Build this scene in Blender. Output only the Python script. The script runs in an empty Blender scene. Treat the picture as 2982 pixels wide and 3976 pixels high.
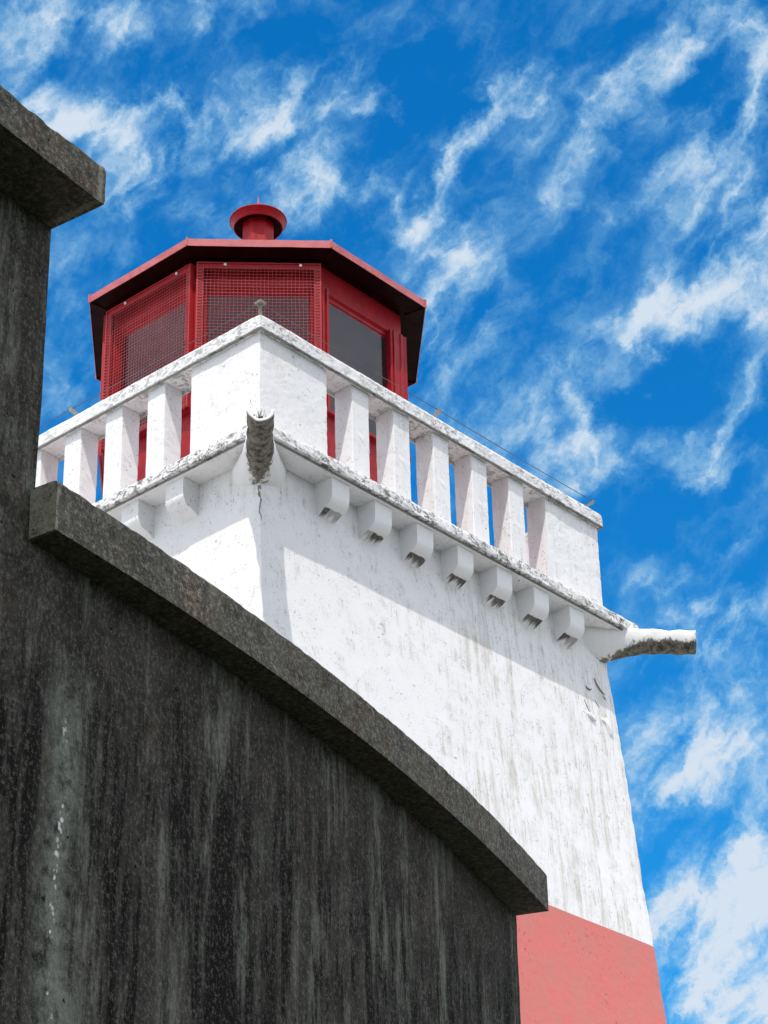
import bpy, bmesh, math, random
from mathutils import Vector, Matrix, noise
random.seed(7)
C = bpy.context.scene.collection
S = bpy.context.scene
GZ = 11.057                      # height of the parapet coping above the ground (m)

# ------------------------------------------------------------------ camera
YAW, PITCH, ROLL = 0.71595464, 0.51951040, -0.02497666
fwd = Vector((math.cos(YAW)*math.cos(PITCH), math.sin(YAW)*math.cos(PITCH), math.sin(PITCH)))
rgt = Vector((math.sin(YAW), -math.cos(YAW), 0))
upv = rgt.cross(fwd)
r2 = rgt*math.cos(ROLL) + upv*math.sin(ROLL)
u2 = -rgt*math.sin(ROLL) + upv*math.cos(ROLL)
CAM = Vector((-9.75262605, -9.59256729, -9.45679533+GZ))
cam = bpy.data.cameras.new('camera')
cam.sensor_fit = 'HORIZONTAL'
cam.sensor_width = 36.0
cam.lens = 9109.98/2982*36.0
cam.clip_end = 5000
co = bpy.data.objects.new('camera', cam)
C.objects.link(co)
M = Matrix(((r2.x, u2.x, -fwd.x), (r2.y, u2.y, -fwd.y), (r2.z, u2.z, -fwd.z)))
co.matrix_world = Matrix.Translation(CAM) @ M.to_4x4()
S.camera = co

# ------------------------------------------------------------------ light, exposure
TO_SUN = Vector((-0.425, -0.28, 1.0)).normalized()
sun = bpy.data.lights.new('sun', 'SUN')
sun.energy = 2.05
sun.angle = math.radians(0.5)
sun.color = (1.0, 0.945, 0.87)
so = bpy.data.objects.new('sun', sun)
C.objects.link(so)
so.rotation_euler = TO_SUN.to_track_quat('Z', 'Y').to_euler()
so.location = (-20, -12, 60)
S.view_settings.view_transform = 'Standard'
S.view_settings.look = 'None'
S.view_settings.exposure = 0.94
S.view_settings.gamma = 1.0
S.view_settings.use_curve_mapping = False

# ------------------------------------------------------------------ node helper
class NT:
    def __init__(s, tree):
        s.t = tree; s.n = tree.nodes; s.l = tree.links
    def put(s, sock, v):
        if isinstance(v, bpy.types.NodeSocket): s.l.new(v, sock)
        elif isinstance(v, (tuple, list, Vector)):
            v = tuple(v)
            if sock.type == 'RGBA' and len(v) == 3: v = v+(1,)
            sock.default_value = v
        else: sock.default_value = v
    def node(s, typ, ins=None, **kw):
        nd = s.n.new(typ)
        for k, v in kw.items(): setattr(nd, k, v)
        if ins:
            for k, v in ins.items(): s.put(nd.inputs[k], v)
        return nd
    def m(s, op, a, b=0.5, c=0.0, clamp=False):
        nd = s.n.new('ShaderNodeMath'); nd.operation = op; nd.use_clamp = clamp
        s.put(nd.inputs[0], a); s.put(nd.inputs[1], b)
        if op in ('MULTIPLY_ADD', 'SMOOTH_MIN'): s.put(nd.inputs[2], c)
        return nd.outputs[0]
    def vm(s, op, a, b=(0, 0, 0)):
        nd = s.n.new('ShaderNodeVectorMath'); nd.operation = op
        s.put(nd.inputs[0], a)
        if op == 'SCALE': s.put(nd.inputs['Scale'], b)
        else: s.put(nd.inputs[1], b)
        return nd.outputs['Value'] if op in ('DOT_PRODUCT', 'LENGTH') else nd.outputs['Vector']
    def mix(s, f, a, b, blend='MIX'):
        nd = s.n.new('ShaderNodeMix'); nd.data_type = 'RGBA'; nd.blend_type = blend
        s.put(nd.inputs[0], f); s.put(nd.inputs[6], a); s.put(nd.inputs[7], b)
        return nd.outputs[2]
    def noise(s, vec, scale=5, detail=4, rough=0.55, dist=0.0):
        nd = s.node('ShaderNodeTexNoise', {'Vector': vec, 'Scale': scale, 'Detail': detail, 'Roughness': rough, 'Distortion': dist})
        return nd.outputs['Fac']
    def vor(s, vec, scale=5, feature='F1', rnd=1.0):
        nd = s.n.new('ShaderNodeTexVoronoi'); nd.feature = feature
        s.put(nd.inputs['Vector'], vec); s.put(nd.inputs['Scale'], scale); s.put(nd.inputs['Randomness'], rnd)
        return nd
    def step(s, x, lo, hi, a=0.0, b=1.0):
        nd = s.n.new('ShaderNodeMapRange'); nd.interpolation_type = 'SMOOTHSTEP'
        s.put(nd.inputs[0], x); s.put(nd.inputs[1], lo); s.put(nd.inputs[2], hi); s.put(nd.inputs[3], a); s.put(nd.inputs[4], b)
        return nd.outputs[0]
    def xyz(s, v):
        nd = s.node('ShaderNodeSeparateXYZ', {0: v}); return nd.outputs
    def comb(s, x, y, z):
        nd = s.node('ShaderNodeCombineXYZ', {0: x, 1: y, 2: z}); return nd.outputs[0]

# ------------------------------------------------------------------ sky
CLOUDS = [
    (-0.12421, 0.21428, 0.06511, 0.01184, 0, 0.55),
    (-0.15183, 0.20047, 0.0296, 0.01184, 0, 0.35),
    (-0.11829, 0.16791, 0.03354, 0.01184, 10, 0.8),
    (-0.14394, 0.1758, 0.02368, 0.01184, 20, 0.5),
    (-0.09264, 0.15607, 0.02565, 0.00987, 25, 0.55),
    (-0.08277, 0.13338, 0.0148, 0.01184, -50, 0.75),
    (-0.10448, 0.13536, 0.01973, 0.01381, 60, 0.25),
    (-0.06896, 0.16298, 0.01381, 0.01776, 45, 0.3),
    (-0.03739, 0.17087, 0.0217, 0.00987, 20, 0.65),
    (-0.02752, 0.16199, 0.00987, 0.00789, 0, 0.5),
    (-0.00779, 0.16495, 0.01184, 0.00493, -10, 0.5),
    (-0.04528, 0.18271, 0.03946, 0.01184, 20, 0.25),
    (-0.0295, 0.13338, 0.0217, 0.00987, 40, 0.5),
    (-0.03739, 0.14127, 0.01578, 0.00789, -20, 0.5),
    (0.01786, 0.12352, 0.01874, 0.0148, 0, 0.8),
    (-0.00779, 0.13141, 0.01973, 0.01184, 0, 0.2),
    (0.03364, 0.10181, 0.01578, 0.01578, -60, 0.6),
    (0.02575, 0.08405, 0.01381, 0.01184, 0, 0.55),
    (0.03364, 0.06432, 0.0217, 0.01381, 0, 0.65),
    (0.04548, 0.04065, 0.02762, 0.01184, 0, 0.45),
    (0.01391, 0.06827, 0.01184, 0.01184, 0, 0.4),
    (0.00996, 0.10773, 0.01381, 0.00789, 40, 0.4),
    (0.06916, 0.18271, 0.01973, 0.00592, 50, 0.5),
    (0.04153, 0.14917, 0.0217, 0.00592, 62, 0.75),
    (0.05535, 0.1689, 0.01578, 0.00592, 55, 0.35),
    (0.10665, 0.18271, 0.03157, 0.00987, 55, 0.5),
    (0.09283, 0.15706, 0.01973, 0.00888, 30, 0.3),
    (0.12638, 0.20639, 0.02368, 0.01184, 50, 0.35),
    (0.14414, 0.17679, 0.0217, 0.01578, 30, 0.55),
    (0.15992, 0.20047, 0.01184, 0.02368, 90, 0.5),
    (0.15203, 0.1393, 0.0217, 0.01776, 20, 0.5),
    (0.12835, 0.15311, 0.01973, 0.01184, 40, 0.35),
    (0.14019, 0.11168, 0.03354, 0.01184, 35, 0.65),
    (0.11257, 0.088, 0.01776, 0.00888, 20, 0.6),
    (0.12835, 0.09195, 0.01578, 0.00987, 0, 0.4),
    (0.08297, 0.13338, 0.01184, 0.00789, -45, 0.3),
    (0.05337, 0.09195, 0.01184, 0.00789, 0, 0.3),
    (0.09086, 0.05248, 0.0217, 0.01184, 40, 0.5),
    (0.09086, 0.03078, 0.01381, 0.01973, 70, 0.55),
    (0.0731, 0.01302, 0.01184, 0.00987, 0, 0.3),
    (0.08692, 0.01894, 0.00987, 0.01776, 80, 0.4),
    (0.1323, 0.02683, 0.01381, 0.01381, 0, 0.6),
    (0.14808, 0.02881, 0.01184, 0.01578, 90, 0.5),
    (0.15795, 0.05446, 0.01578, 0.01184, 40, 0.4),
    (0.14414, -0.02249, 0.01381, 0.00789, 20, 0.35),
    (0.16189, 0.09195, 0.01184, 0.01578, 70, 0.5),
    (0.12835, -0.0442, 0.02565, 0.01578, -20, 0.5),
    (0.14414, -0.06393, 0.02368, 0.0217, 0, 0.45),
    (0.11849, -0.08958, 0.01776, 0.01776, 0, 0.5),
    (0.14414, -0.10142, 0.02368, 0.01973, 0, 0.65),
    (0.12835, -0.11523, 0.02565, 0.01184, 10, 0.6),
    (0.15597, -0.04617, 0.01578, 0.01184, 0, 0.3),
    (0.1323, -0.15864, 0.01973, 0.01184, 0, 0.55),
    (0.15203, -0.15666, 0.02762, 0.0217, 0, 1.2),
    (0.14414, -0.18626, 0.03749, 0.02368, 0, 1.5),
    (0.15203, -0.21191, 0.0296, 0.01578, 0, 1.2),
    (0.12638, -0.13693, 0.00987, 0.00789, 30, 0.3),
    (0.12046, -0.17245, 0.00987, 0.01578, 0, 0.5),
    (-0.13407, 0.088, 0.01184, 0.01973, 80, 0.28),
    (-0.13802, 0.06038, 0.01381, 0.01184, 0, 0.38),
    (-0.13605, 0.10773, 0.01578, 0.00987, 0, 0.2),
    (-0.05318, 0.12352, 0.01578, 0.00987, 0, 0.2),
    (-0.11237, 0.12352, 0.01184, 0.01184, 0, 0.25),
    (0.03364, 0.19455, 0.04538, 0.0217, 20, -0.45),
    (0.00996, 0.15114, 0.01776, 0.01184, 0, -0.3),
    (-0.03739, 0.20047, 0.03552, 0.01184, 0, -0.35),
    (-0.09461, 0.18863, 0.04341, 0.00789, -15, -0.4),
    (0.09875, 0.08011, 0.01184, 0.01578, 0, -0.2),
    (0.11059, 0.04854, 0.01184, 0.02762, 90, -0.45),
    (0.11059, 0.00908, 0.01184, 0.02368, 90, -0.5),
    (0.10073, -0.0442, 0.01184, 0.02762, 90, -0.4),
    (0.1323, -0.00474, 0.02762, 0.01184, 0, -0.3),
    (0.11651, -0.13693, 0.01184, 0.01578, 90, -0.4),
    (-0.05318, 0.15311, 0.00987, 0.00789, 0, -0.3),
    (0.07113, 0.10773, 0.01578, 0.00789, 0, -0.2),
    (-0.11829, 0.09589, 0.01184, 0.01184, 0, -0.2),
    (-0.00187, 0.10379, 0.01184, 0.00987, 0, -0.2),
    (0.12835, -0.20205, 0.00789, 0.00789, 0, -0.1),
]   # centre, radii (tangent units), tilt (degrees), weight: cloud masses and blue gaps
w = bpy.data.worlds.new('World'); S.world = w; w.use_nodes = True
t = NT(w.node_tree); t.n.clear()
sky = t.node('ShaderNodeTexSky', sky_type='NISHITA', sun_disc=False)
sky.sun_elevation = math.asin(TO_SUN.z)
sky.sun_rotation = math.atan2(TO_SUN.x, TO_SUN.y)
sky.altitude = 10; sky.air_density = 1.0; sky.dust_density = 0.4; sky.ozone_density = 1.6
tc = t.node('ShaderNodeTexCoord').outputs['Generated']
# a fixed bearing in the north-east of the sky, round which the cloud map is drawn
SF = Vector((0.65492, 0.56974, 0.49646)); SR = Vector((0.66549, -0.74609, -0.02168)); SU = Vector((-0.35805, -0.34458, 0.86779))
df = t.vm('DOT_PRODUCT', tc, SF)
dfc = t.m('MAXIMUM', df, 0.25)
u = t.m('DIVIDE', t.vm('DOT_PRODUCT', tc, SR), dfc)
v = t.m('DIVIDE', t.vm('DOT_PRODUCT', tc, SU), dfc)
uv = t.comb(u, v, 1.0)
# swirl the map a little so that blobs lose their smooth outline
n1 = t.node('ShaderNodeTexNoise', {'Vector': tc, 'Scale': 17.0, 'Detail': 8.0, 'Roughness': 0.62})
warp = t.vm('SCALE', t.vm('SUBTRACT', n1.outputs['Color'], (0.5, 0.5, 0.5)), 0.085)
uvw = t.vm('ADD', uv, warp)
acc = None
for (bu, bv, ra, rb, an, wt) in CLOUDS:
    ca, sa = math.cos(math.radians(an)), math.sin(math.radians(an))
    A = (ca/ra, sa/ra, -(bu*ca+bv*sa)/ra)
    B = (-sa/rb, ca/rb, -(-bu*sa+bv*ca)/rb)
    # uvw.z is ~1 after warping only up to noise: use a clean third component
    a = t.m('ADD', t.vm('DOT_PRODUCT', uvw, (A[0], A[1], 0)), A[2])
    b = t.m('ADD', t.vm('DOT_PRODUCT', uvw, (B[0], B[1], 0)), B[2])
    q = t.m('MULTIPLY_ADD', a, a, t.m('MULTIPLY', b, b))
    g = t.m('POWER', 0.3679, q)
    acc = t.m('MULTIPLY', g, wt) if acc is None else t.m('MULTIPLY_ADD', g, wt, acc)
front = t.step(df, 0.86, 0.93)
acc = t.m('MULTIPLY', acc, front) if acc is not None else 0.0
# fine structure: a web of thin filaments, softer puffs between them, and a wide thin veil
def ridge(vec, scale, detail, rough):
    n = t.noise(vec, scale, detail, rough)
    return t.m('SUBTRACT', 1.0, t.m('ABSOLUTE', t.m('MULTIPLY_ADD', n, 5.0, -2.5)))     # 1 on the crest, falls to both sides
tw = t.vm('ADD', tc, t.vm('SCALE', warp, 0.28))
fb = t.noise(t.vm('ADD', tc, t.vm('SCALE', warp, 0.40)), 40.0, 9, 0.68)
ra_ = math.radians(52)
fu = t.m('ADD', t.m('MULTIPLY', u, math.cos(ra_)), t.m('MULTIPLY', v, math.sin(ra_)))
fv = t.m('ADD', t.m('MULTIPLY', u, -math.sin(ra_)), t.m('MULTIPLY', v, math.cos(ra_)))
wind = t.vm('ADD', t.comb(t.m('MULTIPLY', fu, 0.50), fv, 0.3), t.vm('SCALE', warp, 0.42))
r1_ = ridge(wind, 16.0, 7, 0.57)
r2_ = ridge(t.vm('ADD', wind, (3.1, 1.7, 0.4)), 32.0, 7, 0.58)
fil = t.noise(t.vm('ADD', t.comb(t.m('MULTIPLY', fu, 0.34), fv, 0.3), t.vm('SCALE', warp, 0.40)), 50.0, 6, 0.56)
def crest(x): return t.m('POWER', t.m('MAXIMUM', t.m('ADD', x, 0.15), 0.0), 2.2)
fine = t.m('ADD', t.m('MULTIPLY_ADD', crest(r1_), 0.34, -0.18), t.m('MULTIPLY', crest(r2_), 0.24))
fine = t.m('ADD', fine, t.m('MULTIPLY', t.m('SUBTRACT', fil, 0.5), 0.9))
fine = t.m('ADD', fine, t.m('MULTIPLY', t.m('SUBTRACT', fb, 0.5), 0.85))
base_cover = t.m('MULTIPLY', t.m('SUBTRACT', 1.0, front), 0.86)  # cloud cover added outside the view to whiten the fill light
F = t.m('ADD', fine, 0.31)
accp = t.m('MAXIMUM', acc, 0.0)
accp = t.m('DIVIDE', accp, t.m('MULTIPLY_ADD', accp, 0.85, 1.0))
accn = t.m('MINIMUM', acc, 0.0)
d = t.m('MULTIPLY', accp, t.m('MULTIPLY_ADD', F, 1.70, 0.11))
d = t.m('ADD', d, t.m('MULTIPLY_ADD', F, 0.62, -0.24))
d = t.m('ADD', t.m('ADD', d, t.m('MULTIPLY', accn, 0.45)), base_cover)
alpha = t.step(d, -0.04, 1.06)
thick = t.step(d, 0.20, 1.10)
skyc = t.node('ShaderNodeHueSaturation', {'Hue': 0.497, 'Saturation': 1.45, 'Value': 1.0, 'Color': sky.outputs[0]}).outputs[0]
skyc = t.mix(1.0, skyc, (0.38, 1.30, 1.47), 'MULTIPLY')
cloud = t.mix(thick, (2.2, 4.9, 6.8), (5.3, 6.0, 6.8))
cloud = t.vm('MULTIPLY', cloud, t.mix(front, (2.06, 1.82, 1.74), (1.0, 1.0, 1.0)))      # unseen clouds behind the view, boosted to add fill on shaded faces
colr = t.mix(t.m('MULTIPLY', alpha, 0.96), skyc, cloud)
bg = t.node('ShaderNodeBackground', {'Color': colr, 'Strength': 0.068})
out = t.node('ShaderNodeOutputWorld')
t.l.new(bg.outputs[0], out.inputs[0])

# ------------------------------------------------------------------ materials
def mat(name, base, rough, fn=None, spec=0.5, metallic=0.0):
    m = bpy.data.materials.new(name); m.use_nodes = True
    t = NT(m.node_tree); t.n.clear()
    b = t.node('ShaderNodeBsdfPrincipled'); o = t.node('ShaderNodeOutputMaterial')
    t.l.new(b.outputs[0], o.inputs[0])
    t.put(b.inputs['Base Color'], base); b.inputs['Roughness'].default_value = rough
    b.inputs['Specular IOR Level'].default_value = spec; b.inputs['Metallic'].default_value = metallic
    if fn: fn(t, b)
    return m
def bump(t, h, strength, dist, prev=None):
    nd = t.node('ShaderNodeBump', {'Height': h, 'Strength': strength, 'Distance': dist})
    if prev is not None: t.l.new(prev, nd.inputs['Normal'])
    return nd.outputs[0]
def wpos(t): return t.node('ShaderNodeNewGeometry').outputs['Position']

def plaster(dirt, flake, tint=(0.80, 0.80, 0.81), grime=(0.30, 0.29, 0.26), lich=0.0, sides=True):
    def fn(t, b):
        p = wpos(t)
        big = t.noise(p, 1.1, 4, 0.6)
        mid = t.noise(p, 7.0, 5, 0.65)
        st = t.noise(t.vm('MULTIPLY', p, (16, 16, 1.1)), 1.0, 5, 0.62)
        st2 = t.noise(t.vm('MULTIPLY', p, (70, 70, 5.5)), 1.0, 5, 0.7)
        fl = t.noise(t.vm('ADD', p, t.vm('SCALE', t.node('ShaderNodeTexNoise', {'Vector': p, 'Scale': 9.0, 'Detail': 3.0}).outputs['Color'], 0.12)), 52.0, 6, 0.74, 0.6)
        gate = t.step(t.m('ADD', t.m('ADD', big, t.step(t.xyz(p)[0], 0.3, 3.6, -0.10, 0.10)), t.m('MULTIPLY', t.m('SUBTRACT', mid, 0.5), 0.9)), 0.38, 0.64)
        m1 = t.m('MULTIPLY', t.m('MULTIPLY', t.step(st, 0.46, 0.68), gate), 0.95*dirt)
        m2 = t.m('MULTIPLY', t.m('MULTIPLY', t.step(st2, 0.54, 0.66), gate), 0.62*dirt)
        m3 = t.m('MULTIPLY', t.m('MULTIPLY', t.step(fl, 0.575, 0.64), t.step(mid, 0.38, 0.58)), 0.9*flake)
        c = t.mix(t.m('MULTIPLY', t.step(mid, 0.3, 0.8), 0.10*dirt), tint, (0.62, 0.60, 0.55))
        c = t.mix(t.m('MULTIPLY', m1, 0.62), c, (0.47, 0.44, 0.37))
        c = t.mix(m2, c, grime)
        c = t.mix(m3, c, (0.16, 0.16, 0.15))
        if lich:
            l1 = t.noise(t.vm('MULTIPLY', p, (1, 1, 1.6)), 17.0, 7, 0.75, 0.8)
            l2 = t.noise(p, 2.3, 4, 0.6)
            lm = t.m('MULTIPLY', t.step(l1, 0.475, 0.585), t.step(l2, 0.32, 0.56))
            c = t.mix(t.m('MULTIPLY', lm, lich), c, (0.13, 0.13, 0.115))
        t.put(b.inputs['Base Color'], c)
        n = bump(t, t.noise(p, 30.0, 5, 0.65), 0.17, 0.010)
        n = bump(t, t.noise(p, 120.0, 4, 0.65), 0.24, 0.004, n)
        n = bump(t, m3, -0.5, 0.004, n)
        t.put(b.inputs['Normal'], n)
    return fn
M_WHITE = mat('white_plaster', (0.8, 0.8, 0.8), 0.75, plaster(1.05, 0.9), 0.3)
M_PIER = mat('white_parapet_plaster', (0.8, 0.8, 0.8), 0.75, plaster(0.45, 1.0), 0.3)
M_EDGE = mat('lichened_white_plaster', (0.8, 0.8, 0.8), 0.8, plaster(0.6, 1.0, lich=0.95), 0.3)
M_COPE = mat('lichened_white_coping', (0.8, 0.8, 0.8), 0.8, plaster(0.5, 1.0, lich=0.66), 0.3)
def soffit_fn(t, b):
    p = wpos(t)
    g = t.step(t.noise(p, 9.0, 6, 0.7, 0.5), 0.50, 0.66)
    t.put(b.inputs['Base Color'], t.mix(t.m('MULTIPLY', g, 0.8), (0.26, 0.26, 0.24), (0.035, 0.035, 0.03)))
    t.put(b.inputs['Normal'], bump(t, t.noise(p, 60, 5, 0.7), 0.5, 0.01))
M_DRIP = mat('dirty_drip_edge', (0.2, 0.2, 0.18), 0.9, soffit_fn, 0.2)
def stain_fn(t, b):
    p = wpos(t); z = t.xyz(p)[2]
    uvn = t.node('ShaderNodeUVMap').outputs[0]
    f = t.xyz(uvn)[1]
    n = t.noise(t.vm('MULTIPLY', p, (22, 22, 9)), 1.0, 6, 0.7, 0.4)
    k = t.step(t.m('ADD', f, t.m('MULTIPLY', t.m('SUBTRACT', n, 0.5), 0.9)), 0.44, 0.58)
    c = t.mix(k, (0.78, 0.78, 0.78), t.mix(t.step(n, 0.35, 0.65), (0.038, 0.035, 0.027), (0.22, 0.205, 0.168)))
    t.put(b.inputs['Base Color'], c)
    t.put(b.inputs['Normal'], bump(t, n, 0.6, 0.012))
M_SPOUT = mat('stained_spout_concrete', (0.4, 0.4, 0.4), 0.8, stain_fn, 0.3)
def corbel_fn(t, b):
    p = wpos(t)
    f = t.xyz(t.node('ShaderNodeUVMap').outputs[0])[1]
    ux = t.xyz(t.node('ShaderNodeUVMap').outputs[0])[0]
    idx = t.m('MULTIPLY', t.m('ROUND', t.m('MULTIPLY', t.xyz(p)[0], 2.2)), 3.7)      # every corbel has its own stain
    e1 = t.noise(t.comb(t.m('MULTIPLY', ux, 2.2), idx, 0.0), 1.0, 3, 0.6)
    e2 = t.noise(t.comb(t.m('MULTIPLY', ux, 4.5), idx, 5.0), 1.0, 4, 0.62)
    n = t.noise(t.vm('MULTIPLY', p, (60, 60, 30)), 1.0, 5, 0.7)
    on = t.step(t.noise(t.comb(idx, 0.5, 0.5), 1.0, 1, 0.5), 0.30, 0.50, 0.45, 1.0)
    lo = t.step(t.m('SUBTRACT', f, t.m('MULTIPLY_ADD', e1, 0.22, 0.58)), -0.01, 0.03)
    hi = t.step(t.m('SUBTRACT', f, t.m('MULTIPLY_ADD', e2, 0.50, 0.57)), -0.04, 0.08, 1.0, 0.0)
    k = t.m('MULTIPLY', t.m('MULTIPLY', lo, hi), t.m('MULTIPLY', on, t.step(n, 0.25, 0.50, 0.55, 1.0)))
    c = t.mix(t.m('MULTIPLY', k, 0.95), (0.8, 0.8, 0.81), (0.040, 0.036, 0.018))
    t.put(b.inputs['Base Color'], c)
    nn = bump(t, t.noise(p, 34.0, 5, 0.6), 0.35, 0.012)
    t.put(b.inputs['Normal'], bump(t, n, 0.15, 0.006, nn))
M_CORBEL = mat('white_corbel_plaster', (0.8, 0.8, 0.8), 0.75, corbel_fn, 0.3)

def band_fn(t, b):
    p = wpos(t)
    mid = t.noise(p, 6.0, 5, 0.65)
    fl = t.noise(p, 30.0, 6, 0.72, 0.6)
    c = t.mix(t.step(mid, 0.3, 0.7), (0.62, 0.155, 0.140), (0.54, 0.18, 0.155))
    m3 = t.m('MULTIPLY', t.step(fl, 0.585, 0.65), t.step(t.noise(p, 2.6, 3, 0.5), 0.47, 0.62))
    c = t.mix(t.m('MULTIPLY', m3, 0.8), c, (0.25, 0.05, 0.05))
    t.put(b.inputs['Base Color'], c)
    n = bump(t, t.noise(p, 18.0, 5, 0.6), 0.35, 0.012)
    n = bump(t, t.noise(p, 120.0, 3, 0.6), 0.15, 0.003, n)
    t.put(b.inputs['Normal'], bump(t, m3, -0.7, 0.005, n))
M_BAND = mat('faded_red_plaster', (0.6, 0.16, 0.15), 0.7, band_fn, 0.35)

def redpaint(base, dark, rust=0.0):
    def fn(t, b):
        p = wpos(t)
        n = t.noise(p, 9.0, 5, 0.6)
        c = t.mix(t.step(n, 0.3, 0.75), base, dark)
        if rust:
            r = t.m('MULTIPLY', t.step(t.noise(p, 38.0, 5, 0.75), 0.62, 0.68), t.step(t.noise(p, 2.2, 3, 0.5), 0.46, 0.6))
            c = t.mix(t.m('MULTIPLY', r, rust), c, (0.05, 0.02, 0.015))
        t.put(b.inputs['Base Color'], c)
        t.put(b.inputs['Roughness'], t.step(n, 0.2, 0.8, 0.32, 0.52))
        t.put(b.inputs['Normal'], bump(t, t.noise(p, 14.0, 4, 0.5), 0.12, 0.01))
    return fn
M_RED = mat('red_enamel', (0.4, 0.02, 0.03), 0.4, redpaint((0.34, 0.009, 0.016), (0.25, 0.006, 0.012), 0.25), 0.18)
M_FASCIA = mat('faded_red_fascia', (0.5, 0.1, 0.1), 0.5, redpaint((0.52, 0.13, 0.135), (0.40, 0.07, 0.075), 0.95), 0.4)
M_ROOF = mat('red_roof_sheet', (0.4, 0.02, 0.03), 0.5, redpaint((0.42, 0.04, 0.045), (0.34, 0.03, 0.035)), 0.4)
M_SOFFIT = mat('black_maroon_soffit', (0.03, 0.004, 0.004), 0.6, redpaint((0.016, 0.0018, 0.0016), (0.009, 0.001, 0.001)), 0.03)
M_WIRE = mat('pink_red_mesh_wire', (0.5, 0.1, 0.1), 0.45, redpaint((0.47, 0.055, 0.058), (0.38, 0.030, 0.036)), 0.45)
M_FRAME = mat('red_screen_frame', (0.4, 0.03, 0.04), 0.45, redpaint((0.40, 0.026, 0.032), (0.33, 0.018, 0.024)), 0.25)
M_BOLT = mat('white_bolt_head', (0.8, 0.8, 0.76), 0.4)
M_DARK = mat('dark_interior', (0.02, 0.012, 0.012), 0.8)
M_LINE = mat('bird_wire', (0.05, 0.05, 0.055), 0.5)
def wood_fn(t, b):
    p = wpos(t); n = t.noise(p, 60, 5, 0.7)
    t.put(b.inputs['Base Color'], t.mix(n, (0.05, 0.045, 0.04), (0.42, 0.38, 0.33)))
M_WOOD = mat('weathered_wood', (0.25, 0.22, 0.2), 0.85, wood_fn, 0.2)
M_MOSS = mat('dry_brown_moss', (0.10, 0.085, 0.05), 0.95, None, 0.1)
# window glass: tinted, dusty, mirror of the sky at the surface
mg = bpy.data.materials.new('dusty_window_glass'); mg.use_nodes = True
t = NT(mg.node_tree); t.n.clear()
p = wpos(t)
b = t.node('ShaderNodeBsdfPrincipled', {'Base Color': t.mix(t.noise(p, 1.7, 3, 0.5), (0.036, 0.030, 0.034), (0.018, 0.019, 0.027)), 'Roughness': 0.03, 'Specular IOR Level': 0.75})
tr = t.node('ShaderNodeBsdfTransparent', {'Color': (0.62, 0.64, 0.70)})
mx = t.node('ShaderNodeMixShader', {0: 0.42})
t.l.new(b.outputs[0], mx.inputs[1]); t.l.new(tr.outputs[0], mx.inputs[2])
o = t.node('ShaderNodeOutputMaterial'); t.l.new(mx.outputs[0], o.inputs[0])
M_GLASS = mg

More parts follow.
